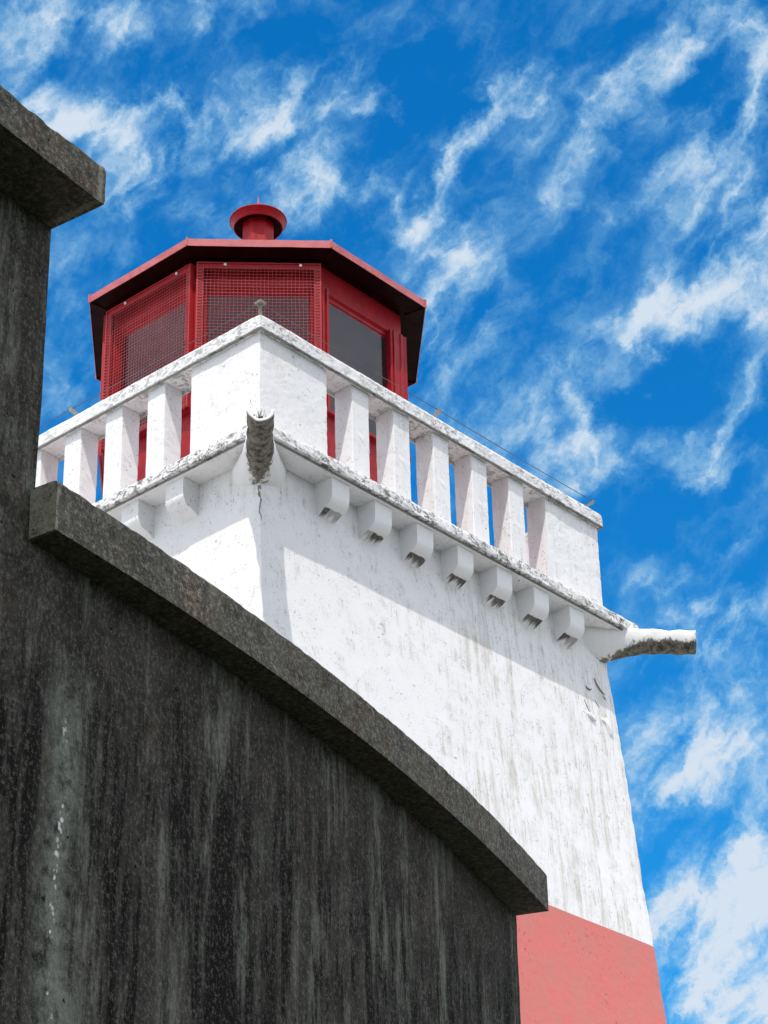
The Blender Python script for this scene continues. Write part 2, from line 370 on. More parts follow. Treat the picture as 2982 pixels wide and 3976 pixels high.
def concrete(streaks, warm):
    def fn(t, b):
        p = wpos(t)
        uvn = t.node('ShaderNodeUVMap').outputs[0]
        U, V, _ = t.xyz(uvn)
        p2 = t.comb(U, V, 0.0)
        big = t.noise(p, 2.2, 5, 0.6)
        mid = t.noise(p, 11.0, 6, 0.7)
        ps = p if warm else t.vm('MULTIPLY', p, (1.4, 1.4, 1.0))
        fine = t.m('MULTIPLY_ADD', t.noise(ps, 150.0, 4, 0.8), 0.45, t.m('MULTIPLY', t.noise(ps, 52.0, 4, 0.72), 0.55))
        peb = t.vor(p, 85.0)
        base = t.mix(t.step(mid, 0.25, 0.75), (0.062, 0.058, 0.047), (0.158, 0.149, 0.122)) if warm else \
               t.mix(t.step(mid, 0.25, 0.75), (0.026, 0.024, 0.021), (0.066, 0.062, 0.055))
        rustm = t.m('MULTIPLY', t.step(t.noise(t.vm('MULTIPLY', p, (7, 7, 4)), 1.0, 5, 0.65), 0.50, 0.66), 0.70 if warm else 0.2)
        base = t.mix(rustm, base, (0.115, 0.080, 0.055))
        if streaks:
            sv = t.comb(t.m('MULTIPLY', U, 5.5), t.m('MULTIPLY', V, 0.55), 0.2)
            s1 = t.noise(sv, 1.0, 6, 0.68, 0.35)
            s2 = t.noise(t.comb(t.m('MULTIPLY', U, 20.0), t.m('MULTIPLY', V, 1.6), 3.0), 1.0, 5, 0.65, 0.2)
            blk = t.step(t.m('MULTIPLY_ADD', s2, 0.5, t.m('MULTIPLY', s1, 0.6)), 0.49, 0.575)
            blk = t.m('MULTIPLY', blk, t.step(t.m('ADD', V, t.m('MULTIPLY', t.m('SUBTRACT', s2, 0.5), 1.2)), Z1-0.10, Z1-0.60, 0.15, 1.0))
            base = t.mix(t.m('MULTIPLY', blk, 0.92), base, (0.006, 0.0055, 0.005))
            g1 = t.noise(t.comb(t.m('MULTIPLY', U, 4.4), t.m('MULTIPLY', V, 0.42), 7.0), 1.0, 5, 0.62, 0.2)
            g2 = t.noise(t.comb(t.m('MULTIPLY', U, 26.0), t.m('MULTIPLY', V, 2.4), 9.0), 1.0, 5, 0.7)
            grn = t.m('MULTIPLY', t.m('MULTIPLY', t.step(g1, 0.46, 0.60), t.step(g2, 0.38, 0.60)), t.step(t.noise(t.vm('MULTIPLY', p, (9, 9, 4)), 1.0, 6, 0.7), 0.38, 0.58))
            base = t.mix(t.m('MULTIPLY', grn, 0.74), base, (0.19, 0.198, 0.165))
            # the pale lime run with its crack of white crystals
            wob = t.m('MULTIPLY', t.m('SUBTRACT', t.noise(t.comb(0.0, t.m('MULTIPLY', V, 1.8), 2.0), 1.0, 3, 0.5), 0.5), 0.10)
            du = t.m('SUBTRACT', t.m('ADD', U, wob), 0.235)
            run = t.m('POWER', 0.3679, t.m('POWER', t.m('ABSOLUTE', t.m('DIVIDE', du, 0.085)), 2.0))
            low = t.step(V, 5.25, 4.75)
            run = t.m('MULTIPLY', t.m('MULTIPLY', run, low), t.step(t.noise(p, 16.0, 5, 0.7), 0.28, 0.62))
            base = t.mix(t.m('MULTIPLY', run, 0.85), base, (0.225, 0.24, 0.20))
            crk = t.step(t.m('ABSOLUTE', t.m('ADD', du, t.m('MULTIPLY', t.m('SUBTRACT', t.noise(p, 14, 3, 0.5), 0.5), 0.05))), 0.016, 0.004)
            fl = t.m('MULTIPLY', t.m('MULTIPLY', crk, t.step(t.vor(p, 48.0).outputs['Distance'], 0.52, 0.36)), t.m('MULTIPLY', t.step(t.noise(p, 7.0, 3, 0.6), 0.44, 0.56), t.step(V, 5.0, 4.75)))
            base = t.mix(t.m('MULTIPLY', fl, 0.95), base, (0.75, 0.75, 0.72))
        if warm:          # paler yellowish patches at the left end of the coping
            pale_end = t.m('MULTIPLY', t.step(t.m('ADD', t.m('ABSOLUTE', U), t.m('MULTIPLY', t.m('SUBTRACT', mid, 0.5), 0.05)), 0.022, 0.004), t.step(mid, 0.25, 0.5))
            base = t.mix(t.m('MULTIPLY', pale_end, 0.85), base, (0.31, 0.295, 0.215))
        base = t.mix(t.m('MULTIPLY', t.step(fine, 0.505, 0.60), 0.58 if warm else 0.24), base, (0.38, 0.365, 0.315))
        base = t.mix(t.m('MULTIPLY', t.step(fine, 0.49, 0.40), 0.62 if warm else 0.40), base, (0.022, 0.022, 0.020))
        blotch = t.m('MULTIPLY', t.step(t.noise(p, 4.2, 6, 0.68), 0.56, 0.68), t.step(fine, 0.40, 0.56))
        base = t.mix(t.m('MULTIPLY', blotch, 0.34), base, (0.19, 0.19, 0.165))
        # air holes left by the formwork
        hv = t.vor(t.vm('ADD', p, t.vm('SCALE', t.node('ShaderNodeTexNoise', {'Vector': p, 'Scale': 42.0, 'Detail': 3.0}).outputs['Color'], 0.045)), 12.0)
        sz = t.m('MULTIPLY_ADD', t.m('POWER', t.xyz(hv.outputs['Color'])[0], 4.0), 0.135, -0.01)
        hole = t.step(t.m('SUBTRACT', hv.outputs['Distance'], sz), 0.03, -0.02)
        hv2 = t.vor(t.vm('ADD', p, t.vm('SCALE', t.node('ShaderNodeTexNoise', {'Vector': p, 'Scale': 90.0}).outputs['Color'], 0.012)), 30.0)
        sz2 = t.m('MULTIPLY_ADD', t.m('POWER', t.xyz(hv2.outputs['Color'])[1], 5.0), 0.22, -0.02)
        hole = t.m('MAXIMUM', hole, t.step(t.m('SUBTRACT', hv2.outputs['Distance'], sz2), 0.03, -0.02))
        base = t.mix(t.m('MULTIPLY', hole, 0.92), base, (0.008, 0.008, 0.008))
        t.put(b.inputs['Base Color'], base)
        n = bump(t, mid, 0.30, 0.02)
        n = bump(t, fine, 0.6, 0.014, n)
        n = bump(t, peb.outputs['Distance'], 0.25, 0.005, n)
        n = bump(t, hole, -0.8, 0.012, n)
        t.put(b.inputs['Normal'], n)
    return fn
Z1 = CAM.z+3.85          # underside of the wall's low coping
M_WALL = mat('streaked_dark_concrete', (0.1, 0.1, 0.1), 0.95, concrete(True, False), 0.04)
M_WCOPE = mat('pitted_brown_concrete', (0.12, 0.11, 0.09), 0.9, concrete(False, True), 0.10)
def ground_fn(t, b):
    p = wpos(t); n = t.noise(p, 3.0, 6, 0.65)
    t.put(b.inputs['Base Color'], t.mix(n, (0.016, 0.024, 0.009), (0.036, 0.045, 0.018)))
    t.put(b.inputs['Normal'], bump(t, t.noise(p, 60, 4, 0.6), 0.6, 0.03))
M_GROUND = mat('grass_ground', (0.08, 0.1, 0.04), 0.95, ground_fn, 0.2)
def deck_fn(t, b):
    p = wpos(t); n = t.noise(p, 2.0, 6, 0.65)
    t.put(b.inputs['Base Color'], t.mix(n, (0.40, 0.40, 0.38), (0.52, 0.52, 0.50)))
    t.put(b.inputs['Normal'], bump(t, t.noise(p, 60, 4, 0.6), 0.4, 0.01))
M_DECK = mat('pale_concrete_deck', (0.5, 0.5, 0.47), 0.9, deck_fn, 0.2)

# ------------------------------------------------------------------ object helpers
def link(name, bm, m, parent=None, label=None, smooth=False, mats=None):
    me = bpy.data.meshes.new(name)
    bm.normal_update(); bm.to_mesh(me); bm.free()
    for mm in (mats or [m]): me.materials.append(mm)
    if smooth:
        for p in me.polygons: p.use_smooth = True
    o = bpy.data.objects.new(name, me); C.objects.link(o)
    adopt(o, parent)
    if label: o['label'] = label
    return o
def adopt(o, parent):
    if parent is not None:
        o.parent = parent
        o.matrix_parent_inverse = world_of(parent).inverted()
def world_of(o):
    mw = Matrix.LocRotScale(o.location, o.rotation_euler, o.scale)
    if o.parent is not None: mw = world_of(o.parent) @ o.matrix_parent_inverse @ mw
    return mw
def copy_part(src, parent, loc, rotz=0.0):
    o = src.copy(); C.objects.link(o)
    o.location = loc; o.rotation_euler = (0, 0, rotz)
    adopt(o, parent)
    return o
def empty(name, loc, label, cat):
    o = bpy.data.objects.new(name, None); C.objects.link(o)
    o.location = loc; o.empty_display_size = 0.3
    o['label'] = label; o['category'] = cat
    return o
def box(bm, x0, x1, y0, y1, z0, z1, bev=0.0, seg=2):
    g = bmesh.ops.create_cube(bm, size=1.0)
    vs = g['verts']
    for v in vs:
        v.co = Vector((x0 if v.co.x < 0 else x1, y0 if v.co.y < 0 else y1, z0 if v.co.z < 0 else z1))
    if bev:
        es = list({e for v in vs for e in v.link_edges})
        bmesh.ops.bevel(bm, geom=es, offset=bev, segments=seg, affect='EDGES', profile=0.5)
def rough(bm, amp, scale, amp2=0.0, scale2=30.0, off=(0, 0, 0)):
    bm.normal_update()
    o = Vector(off)
    for v in bm.verts:
        p = v.co+o
        n = noise.noise(p*scale)*amp
        if amp2: n += noise.noise(p*scale2+Vector((5, 9, 2)))*amp2
        v.co += v.normal*n
def tube(bm, pts, r, n=4):
    rings = []
    for i, p in enumerate(pts):
        p = Vector(p)
        d = (Vector(pts[min(i+1, len(pts)-1)])-Vector(pts[max(i-1, 0)])).normalized()
        a = d.orthogonal().normalized() if abs(d.z) > 0.9 else d.cross(Vector((0, 0, 1))).normalized()
        b = d.cross(a)
        rr = r[i] if isinstance(r, (list, tuple)) else r
        rings.append([bm.verts.new(p+(a*math.cos(2*math.pi*k/n+math.pi/4)+b*math.sin(2*math.pi*k/n+math.pi/4))*rr) for k in range(n)])
    for A, B in zip(rings[:-1], rings[1:]):
        for k in range(n): bm.faces.new((A[k], A[(k+1) % n], B[(k+1) % n], B[k]))
    bm.faces.new(rings[0][::-1]); bm.faces.new(rings[-1])
def lathe(bm, prof, n, cx, cy, a0=0.0):
    rings = []
    for r, z in prof:
        if r < 1e-5: rings.append([bm.verts.new((cx, cy, z))])
        else: rings.append([bm.verts.new((cx+r*math.cos(a0+2*math.pi*k/n), cy+r*math.sin(a0+2*math.pi*k/n), z)) for k in range(n)])
    for A, B in zip(rings[:-1], rings[1:]):
        for k in range(n):
            k2 = (k+1) % n
            if len(A) == 1: bm.faces.new((A[0], B[k2], B[k])) if len(B) > 1 else None
            elif len(B) == 1: bm.faces.new((A[k], A[k2], B[0]))
            else: bm.faces.new((A[k], A[k2], B[k2], B[k]))
    return rings
def square_ring(bm, prof, half, per=40):
    """sweep a profile [(outset, z)] round a square of given half side, centred on the tower axis, with per steps a side"""
    cx = cy = 2.0
    rings = []
    for outset, z in prof:
        h = half+outset; ring = []
        for s, (ax, ay, bx, by) in enumerate(((-1, -1, 1, -1), (1, -1, 1, 1), (1, 1, -1, 1), (-1, 1, -1, -1))):
            for i in range(per):
                f = i/per
                ring.append(bm.verts.new((cx+h*(ax+(bx-ax)*f), cy+h*(ay+(by-ay)*f), z)))
        rings.append(ring)
    n = 4*per
    for A, B in zip(rings[:-1], rings[1:]):
        for k in range(n): bm.faces.new((A[k], A[(k+1) % n], B[(k+1) % n], B[k]))
    return rings

# ------------------------------------------------------------------ ground and terrace
bm = bmesh.new()
gv = [bm.verts.new((x, y, 0)) for x, y in ((-2500, -2500), (2500, -2500), (2500, 2500), (-2500, 2500))]
bm.faces.new(gv)
g = link('ground', bm, M_GROUND); g['kind'] = 'structure'

# curved plan of the retaining wall (front line of its coping), metres
WB = [(4.408, 5.290), (4.854, 5.352), (5.430, 5.4705), (5.964, 5.590), (6.594, 5.752), (7.060, 5.888), (7.453, 6.016), (7.934, 6.190), (8.460, 6.389)]
def smooth_line(n):
    import numpy as np
    P = np.array(WB); c = np.polyfit(P[:, 0]-6.4, P[:, 1], 3)
    xs = np.linspace(P[0, 0], P[-1, 0], n)
    ys = np.polyval(c, xs-6.4); ds = np.polyval(np.polyder(c), xs-6.4)
    out = []
    for x, y, d in zip(xs, ys, ds):
        tn = Vector((1, float(d), 0)).normalized(); out.append((Vector((CAM.x+float(x), CAM.y+float(y), 0)), tn, Vector((-tn.y, tn.x, 0))))
    return out       # point, tangent, inward normal (away from the camera)
LINE = smooth_line(86)
T0 = LINE[0][1]; N0 = LINE[0][2]
Z1 = CAM.z+3.85          # underside of the low coping
Z2 = CAM.z+5.157         # underside of the high cap
WTH = 0.34
def over(i): return 0.118+0.045*i/(len(LINE)-1)
FACE = [(p+n*over(i), tn, n) for i, (p, tn, n) in enumerate(LINE)]
PIER_END = 0.022         # the tall part ends this far right of the low coping's left end
bm = bmesh.new()
back = [p+n*(WTH+0.06) for p, tn, n in FACE]
loop = [Vector((q.x, q.y, 0)) for q in back]
far_l = back[0]-T0*9
pts = [far_l]+loop+[loop[-1]+Vector((9, -2.2, 0)), loop[-1]+Vector((24, 8, 0)), loop[-1]+Vector((20, 30, 0)), far_l+Vector((-6, 26, 0))]
top = [bm.verts.new((q.x, q.y, CAM.z+2.95)) for q in pts]; bot = [bm.verts.new((q.x, q.y, -0.05)) for q in pts]
bm.faces.new(top)
for i in range(len(pts)):
    j = (i+1) % len(pts); bm.faces.new((top[j], top[i], bot[i], bot[j]))
te = link('terrace', bm, M_DECK); te['kind'] = 'structure'

# ------------------------------------------------------------------ retaining wall
wall = empty('concrete_retaining_wall', (FACE[0][0].x, FACE[0][0].y, 0), 'dark streaked concrete wall in the foreground with tall capped left part and curved lower part', 'wall')
bm = bmesh.new()
uvl = bm.loops.layers.uv.new('UVMap')
# columns: straight run of the tall part, then the curve
cols = []
nl = 70
for k in range(nl, 0, -1):
    s = -4.6*(k/nl)**1.3
    cols.append((FACE[0][0]+T0*s, N0, s))
cols.append((FACE[0][0], N0, 0.0))
cols.append((FACE[0][0]+T0*PIER_END, N0, PIER_END))
acc_s = 0.0
for i in range(1, len(FACE)):
    acc_s += (FACE[i][0]-FACE[i-1][0]).length
    if acc_s > PIER_END+0.01: cols.append((FACE[i][0], FACE[i][2], acc_s))
WALL_LEN = acc_s
pc = nl+1
zs = [0, 0.6, 1.2, 1.8, 2.4, 3.0]
z = 3.3
while z < Z1-0.03: zs.append(z); z += 0.05
zs.append(Z1)
r1 = len(zs)-1
z = Z1+0.05
while z < Z2-0.03: zs.append(z); z += 0.05
zs.append(Z2)
grid = {}
for ci, (p, n, s) in enumerate(cols):
    for ri, z in enumerate(zs):
        if ri > r1 and ci > pc: continue
        q = Vector((p.x, p.y, z))
        a = noise.noise(q*3.1)*0.006+noise.noise(q*14)*0.0022
        grid[ci, ri] = (bm.verts.new(q+n*a), s, z)
ff = []
for ci in range(len(cols)-1):
    for ri in range(len(zs)-1):
        ks = [(ci, ri), (ci+1, ri), (ci+1, ri+1), (ci, ri+1)]
        if all(k in grid for k in ks):
            f = bm.faces.new([grid[k][0] for k in ks]); ff.append(f)
            for lp, k in zip(f.loops, ks): lp[uvl].uv = (grid[k][1], grid[k][2])
ret = bmesh.ops.extrude_face_region(bm, geom=ff)
inv = {v: ci for (ci, ri), (v, s, z) in grid.items()}
# move the new copy back by the wall's thickness
newv = [e for e in ret['geom'] if isinstance(e, bmesh.types.BMVert)]
def nearest_n(co):
    best = min(cols, key=lambda c: (c[0].x-co.x)**2+(c[0].y-co.y)**2); return best[1]
for vv in newv: vv.co += nearest_n(vv.co)*WTH
bmesh.ops.recalc_face_normals(bm, faces=bm.faces)
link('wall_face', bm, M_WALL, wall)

def coping(bm, line, z0, z1, width, rr=0.018, amp=0.004, chip=0.006):
    """sweep a block along line [(front bottom point, tangent, inward normal, s)]; rounded top, worn edges"""
    prof = []                                             # (inward, z)
    nz = 7
    for k in range(nz+1): prof.append((0.0, z0+(z1-z0-rr)*k/nz))
    prof += [(rr*0.3, z1-rr*0.3), (rr, z1)]
    for k in range(1, 7): prof.append((rr+(width-rr)*k/6, z1))
    for k in range(1, 4): prof.append((width, z1-(z1-z0)*k/3))
    for k in range(1, 6): prof.append((width-width*k/6, z0))
    uvl = bm.loops.layers.uv.new('UVMap')
    rings = []
    for p, tn, n, s in line:
        rings.append([(bm.verts.new((p.x+n.x*a, p.y+n.y*a, z)), s, z+a*0.5) for a, z in prof])
    m = len(prof)
    for A, B in zip(rings[:-1], rings[1:]):
        for k in range(m):
            q = [A[k], A[(k+1) % m], B[(k+1) % m], B[k]]
            f = bm.faces.new([e[0] for e in q])
            for lp, e in zip(f.loops, q): lp[uvl].uv = (e[1], e[2])
    for R in (rings[0], rings[-1]):
        c = Vector((0, 0, 0))
        for e in R: c += e[0].co
        f = bm.faces.new([e[0] for e in (R if R is rings[-1] else R[::-1])])
        for lp in f.loops: lp[uvl].uv = ((0.0 if R is rings[0] else 3.0), lp.vert.co.z)
    bmesh.ops.recalc_face_normals(bm, faces=bm.faces)
    bm.normal_update()
    # worn arrises: corner vertices pulled in by a ragged amount
    for R in rings:
        for k, e in enumerate(R):
            q = e[0].co.copy()
            n = noise.noise(q*5)*amp*0.6+noise.noise(q*24)*amp*0.4
            if k in (0, nz+1, nz+2): n -= max(0.0, noise.noise(q*26+Vector((3, 1, 8))))*chip+max(0.0, noise.noise(q*7)-0.25)*chip*1.0
            e[0].co += e[0].normal*n
lo_line = []
s = 0.0
for i, (p, tn, n) in enumerate(LINE):
    if i: s += (p-LINE[i-1][0]).length
    if i and i < len(LINE):
        q0 = LINE[i-1][0]
        lo_line.append(((q0+p)/2, tn, n, s-0.02))
    lo_line.append((p, tn, n, s))
bm = bmesh.new()
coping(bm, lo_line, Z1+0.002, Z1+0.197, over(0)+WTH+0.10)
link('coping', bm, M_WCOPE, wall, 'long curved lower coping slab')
hi_line = []
N = 110
cap0 = FACE[0][0]-N0*0.243
for k in range(N+1):
    s = -4.6+(4.6+PIER_END+0.006)*k/N
    hi_line.append((cap0+T0*s, T0, N0, s))
bm = bmesh.new()
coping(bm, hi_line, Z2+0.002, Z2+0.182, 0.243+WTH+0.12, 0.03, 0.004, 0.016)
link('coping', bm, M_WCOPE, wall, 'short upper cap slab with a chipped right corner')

# ------------------------------------------------------------------ unseen tree, added above the view to shade the wall
def leaf_fn(t, b):
    p = wpos(t)
    t.put(b.inputs['Base Color'], t.mix(t.noise(p, 4.0, 4, 0.6), (0.035, 0.075, 0.018), (0.09, 0.14, 0.04)))
M_LEAF = mat('unseen_tree_leaf', (0.06, 0.1, 0.03), 0.6, leaf_fn, 0.3)
def bark_fn(t, b):
    p = wpos(t); n = t.noise(t.vm('MULTIPLY', p, (9, 9, 2)), 1.0, 6, 0.7)
    t.put(b.inputs['Base Color'], t.mix(n, (0.03, 0.025, 0.02), (0.16, 0.13, 0.10)))
    t.put(b.inputs['Normal'], bump(t, n, 0.8, 0.04))
M_BARK = mat('ridged_bark', (0.1, 0.08, 0.06), 0.9, bark_fn, 0.2)
def cpos(x, y, z): return Vector((CAM.x+x, CAM.y+y, CAM.z+z))
tree = empty('unseen_shade_tree', cpos(0.2, 2.6, -1.6), 'unseen leafy tree added over the path to shade the dark concrete wall', 'tree')
rt = random.Random(11)
bm = bmesh.new()
tube(bm, [cpos(0.2, 2.6, -1.65), cpos(0.15, 2.6, -1.2), cpos(0.25, 2.7, 2.0), cpos(0.6, 2.9, 5.5), cpos(1.0, 3.2, 8.5), cpos(1.5, 3.6, 11.5)], [0.42, 0.30, 0.25, 0.21, 0.16, 0.09], 12)
for q in ((7.0, 5.2, 11.2), (6.6, 3.8, 11.8), (4.6, 5.6, 11.0), (3.2, 2.6, 11.6), (-1.0, 4.6, 11.0), (-1.6, 1.8, 11.5), (1.8, 4.8, 12.6)):
    a = cpos(0.75, 3.0, 6.5+rt.random()*2.2); e = cpos(*q)
    tube(bm, [a, a.lerp(e, 0.35)+Vector((0, 0, 0.9)), a.lerp(e, 0.7)+Vector((0, 0, 0.7)), e], [0.12, 0.09, 0.06, 0.02], 7)
link('unseen_tree_trunk', bm, M_BARK, tree)
bm = bmesh.new()
blobs = []
while len(blobs) < 95:
    x, y = rt.uniform(-2.2, 7.3), rt.uniform(1.4, 6.1)
    if math.hypot(x, y) > 9.2: continue
    blobs.append((x, y, 11.3+rt.random()*1.9-0.12*abs(x-2.5)*0.5, rt.uniform(0.55, 0.95)))
for x, y, z, r in blobs:
    c = cpos(x, y, z)
    for k in range(330):
        d = Vector((rt.gauss(0, 1), rt.gauss(0, 1), rt.gauss(0, 0.7)))
        q = c+d.normalized()*r*rt.random()**0.45*Vector((1, 1, 0.65)).length/1.6
        n = Vector((rt.gauss(0, .6), rt.gauss(0, .6), 1)).normalized()
        a = n.orthogonal().normalized(); a.rotate(Matrix.Rotation(rt.random()*6.28, 3, n)); b_ = n.cross(a)
        sz = rt.uniform(0.07, 0.13)
        bm.faces.new([bm.verts.new(q+a*sz), bm.verts.new(q+b_*sz*0.6), bm.verts.new(q-a*sz), bm.verts.new(q-b_*sz*0.6)])
link('unseen_tree_crown', bm, M_LEAF, tree)

# ------------------------------------------------------------------ lighthouse
wall['kind'] = 'thing'
LH = empty('lighthouse', (2, 2, 0), 'white square lighthouse tower with balustraded gallery, red lantern room and red band', 'lighthouse')
ZSB, ZST = GZ-1.1163, GZ-1.0009
X0, Y0, X1, Y1 = 0.073, 0.080, 4.0, 3.93          # shaft outline under the slab
BL, BF = 0.0345, 0.0685                            # batter of the side and front faces
ZB = GZ-3.682
OS = 0.1536
CT = 0.1194
def front_y(z): return Y0-BF*(ZSB-z)
def shaft(z0, z1, per, rows, name, m, off=0.0):
    bm = bmesh.new()
    square_ring(bm, [(0.0, z0+(z1-z0)*k/rows) for k in range(rows+1)], 1.0, per)
    for v in bm.verts:
        fx, fy = (v.co.x-1)/2, (v.co.y-1)/2
        dz = ZSB-v.co.z
        x0, x1 = X0-BL*dz-off, X1+BL*dz+off
        y0, y1 = Y0-BF*dz-off, Y1+BL*dz+off
        v.co.x, v.co.y = x0+(x1-x0)*fx, y0+(y1-y0)*fy
        d = Vector((-1 if fx < 1e-4 else (1 if fx > 1-1e-4 else 0), -1 if fy < 1e-4 else (1 if fy > 1-1e-4 else 0), 0))
        a = noise.noise(v.co*1.3)*0.006+noise.noise(v.co*6)*0.0015
        if d.x and d.y: a -= 0.006+abs(noise.noise(v.co*9))*0.008
        v.co += d*a
    return link(name, bm, m, LH)
shaft(ZB, ZSB+0.01, 56, 56, 'tower_shaft', M_WHITE)
shaft(ZB-3.2, ZB, 50, 40, 'red_band', M_BAND, 0.003)
shaft(0, ZB-3.2, 20, 20, 'tower_base', M_WHITE)

# gallery slab: rough white fascia, a dark drip groove, a thin lower lip
bm = bmesh.new()
prof = [(-0.5, ZST), (-0.02, ZST+0.006), (OS-0.022, ZST+0.002), (OS-0.004, ZST-0.012), (OS, ZST-0.03), (OS, ZST-0.055), (OS, ZST-0.076), (OS-0.003, ZST-0.095), (OS-0.03, ZST-0.097), (OS-0.06, ZST-0.097)]
square_ring(bm, prof, 2.0, 130)
for v in bm.verts:
    if v.co.z > ZST-0.08:
        q = v.co
        n = Vector((q.x-2, q.y-2, 0)); h = max(abs(n.x), abs(n.y))
        if h > 2.0:
            d = Vector((math.copysign(1, n.x) if abs(n.x) > h-1e-4 else 0, math.copysign(1, n.y) if abs(n.y) > h-1e-4 else 0, 0))
            a = noise.noise(q*7)*0.008+noise.noise(q*30)*0.005-0.002
            v.co += d*a+Vector((0, 0, noise.noise(q*11+Vector((4, 4, 4)))*0.006))
rd = 0.5
bm2 = bmesh.new()
gallery = link('gallery_slab', bm, M_EDGE, LH, smooth=False)
bm = bmesh.new()
prof = [(OS-0.055, ZST-0.092), (OS-0.034, ZST-0.101), (OS-0.030, ZST-0.104), (OS-0.030, ZSB+0.003), (OS-0.036, ZSB)]
square_ring(bm, prof, 2.0, 110)
for v in bm.verts:
    v.co += Vector((noise.noise(v.co*23), noise.noise(v.co*23+Vector((7, 0, 0))), noise.noise(v.co*19)))*0.003
link('drip_lip', bm, M_DRIP, LH)
bm2.free()
bm = bmesh.new()
prof = [(OS-0.036, ZSB-0.001), (0.05, ZSB+0.002), (-0.11, ZSB+0.002)]
square_ring(bm, prof, 2.0, 60)
link('slab_soffit', bm, M_PIER, LH)
# gallery floor
bm = bmesh.new()
square_ring(bm, [(-0.48, ZST-0.002), (-1.2, ZST-0.002)], 2.0, 8)
link('gallery_floor', bm, M_PIER, LH)

# parapet: corner piers, balusters, coping
IP = 0.0405
ZP0, ZP1 = ZST+0.004, GZ-CT+0.002
def worn(bm, cuts, amp, edge, off):
    bmesh.ops.subdivide_edges(bm, edges=bm.edges[:], cuts=cuts, use_grid_fill=True)
    rough(bm, amp, 4.0, edge, 26.0, off)
def pier_mesh():
    bm = bmesh.new()
    # L-shaped corner pier: 0.69 m along each side, 0.19 thick; corner at origin, arms along +x and +y
    L, D = 0.688, 0.19
    nz = 24
    outline = []
    def seg(a, b, n):
        for k in range(n): outline.append((a[0]+(b[0]-a[0])*k/n, a[1]+(b[1]-a[1])*k/n))
    seg((0, 0), (L, 0), 18); seg((L, 0), (L, D), 5); seg((L, D), (D, D), 10); seg((D, D), (D, L), 10); seg((D, L), (0, L), 5); seg((0, L), (0, 0), 18)
    rings = [[bm.verts.new((x, y, ZP0+(ZP1-ZP0)*k/nz)) for x, y in outline] for k in range(nz+1)]
    m = len(outline)
    for A, B in zip(rings[:-1], rings[1:]):
        for k in range(m): bm.faces.new((A[k], A[(k+1) % m], B[(k+1) % m], B[k]))
    bm.normal_update()
    for R in rings:
        for k, v in enumerate(R):
            q = v.co.copy()
            a = noise.noise(q*4)*0.003+noise.noise(q*18)*0.0022
            if k in (0, 18, 46+20): a -= abs(noise.noise(q*21))*0.007+0.002
            v.co += Vector((v.normal.x, v.normal.y, 0))*a
    return bm
pier = link('corner_pier', pier_mesh(), M_PIER, LH)
pier.location = (IP, IP, 0); adopt(pier, LH)
for (x, y, rz) in ((4-IP, IP, math.pi/2), (4-IP, 4-IP, math.pi), (IP, 4-IP, -math.pi/2)):
    copy_part(pier, LH, (x, y, 0), rz)
bm = bmesh.new()
box(bm, -0.0925, 0.0925, 0, 0.175, ZP0, ZP1, 0.006, 1)
bmesh.ops.subdivide_edges(bm, edges=[e for e in bm.edges if e.calc_length() > 0.5], cuts=22, use_grid_fill=True)
bmesh.ops.subdivide_edges(bm, edges=[e for e in bm.edges if e.calc_length() > 0.12], cuts=3, use_grid_fill=True)
rough(bm, 0.003, 4.0, 0.003, 24.0)
bal = link('baluster', bm, M_PIER, LH)
xs = [0.728+0.27*(k+1)+0.183*k+0.0915 for k in range(5)]
first = True
for side in range(4):
    for x in xs:
        if side == 0: loc, rz = (x, IP, 0), 0.0
        elif side == 1: loc, rz = (IP, 4-x, 0), -math.pi/2
        elif side == 2: loc, rz = (4-x, 4-IP, 0), math.pi
        else: loc, rz = (4-IP, x, 0), math.pi/2
        if first:
            bal.location = loc; adopt(bal, LH); first = False
        else: copy_part(bal, LH, loc, rz)
bm = bmesh.new()
prof = [(-0.232, GZ-CT+0.0), (-0.226, GZ-CT-0.03), (-0.222, GZ-CT-0.03), (-0.22, GZ-CT), (-0.12, GZ-CT), (-0.006, GZ-CT), (0.0, GZ-CT+0.006), (0.0, GZ-0.085), (0.0, GZ-0.055), (0.0, GZ-0.028), (-0.003, GZ-0.012), (-0.014, GZ-0.001), (-0.10, GZ+0.004), (-0.20, GZ), (-0.232, GZ-0.015), (-0.234, GZ-0.06), (-0.232, GZ-CT)]
square_ring(bm, prof, 2.0, 130)
for v in bm.verts:
    q = v.co.copy()
    n = Vector((q.x-2, q.y-2, 0)); h = max(abs(n.x), abs(n.y))
    if h > 1.985:
        d = Vector((math.copysign(1, n.x) if abs(n.x) > h-1e-4 else 0, math.copysign(1, n.y) if abs(n.y) > h-1e-4 else 0, 0))
        a = noise.noise(q*6)*0.004+noise.noise(q*28)*0.003
        if d.x and d.y: a -= 0.008
        v.co += d*a
        v.co.z += noise.noise(q*9+Vector((1, 2, 3)))*0.003
link('parapet_coping', bm, M_COPE, LH)
bm = bmesh.new()
square_ring(bm, [(-0.003, GZ-CT+0.002), (-0.005, GZ-CT-0.007), (-0.020, GZ-CT-0.008), (-0.032, GZ-CT+0.001)], 2.0, 90)
for v in bm.verts:
    v.co += Vector((noise.noise(v.co*21), noise.noise(v.co*21+Vector((7, 0, 0))), 1.3*noise.noise(v.co*15)))*0.0035
link('drip_lip', bm, M_DRIP, LH)

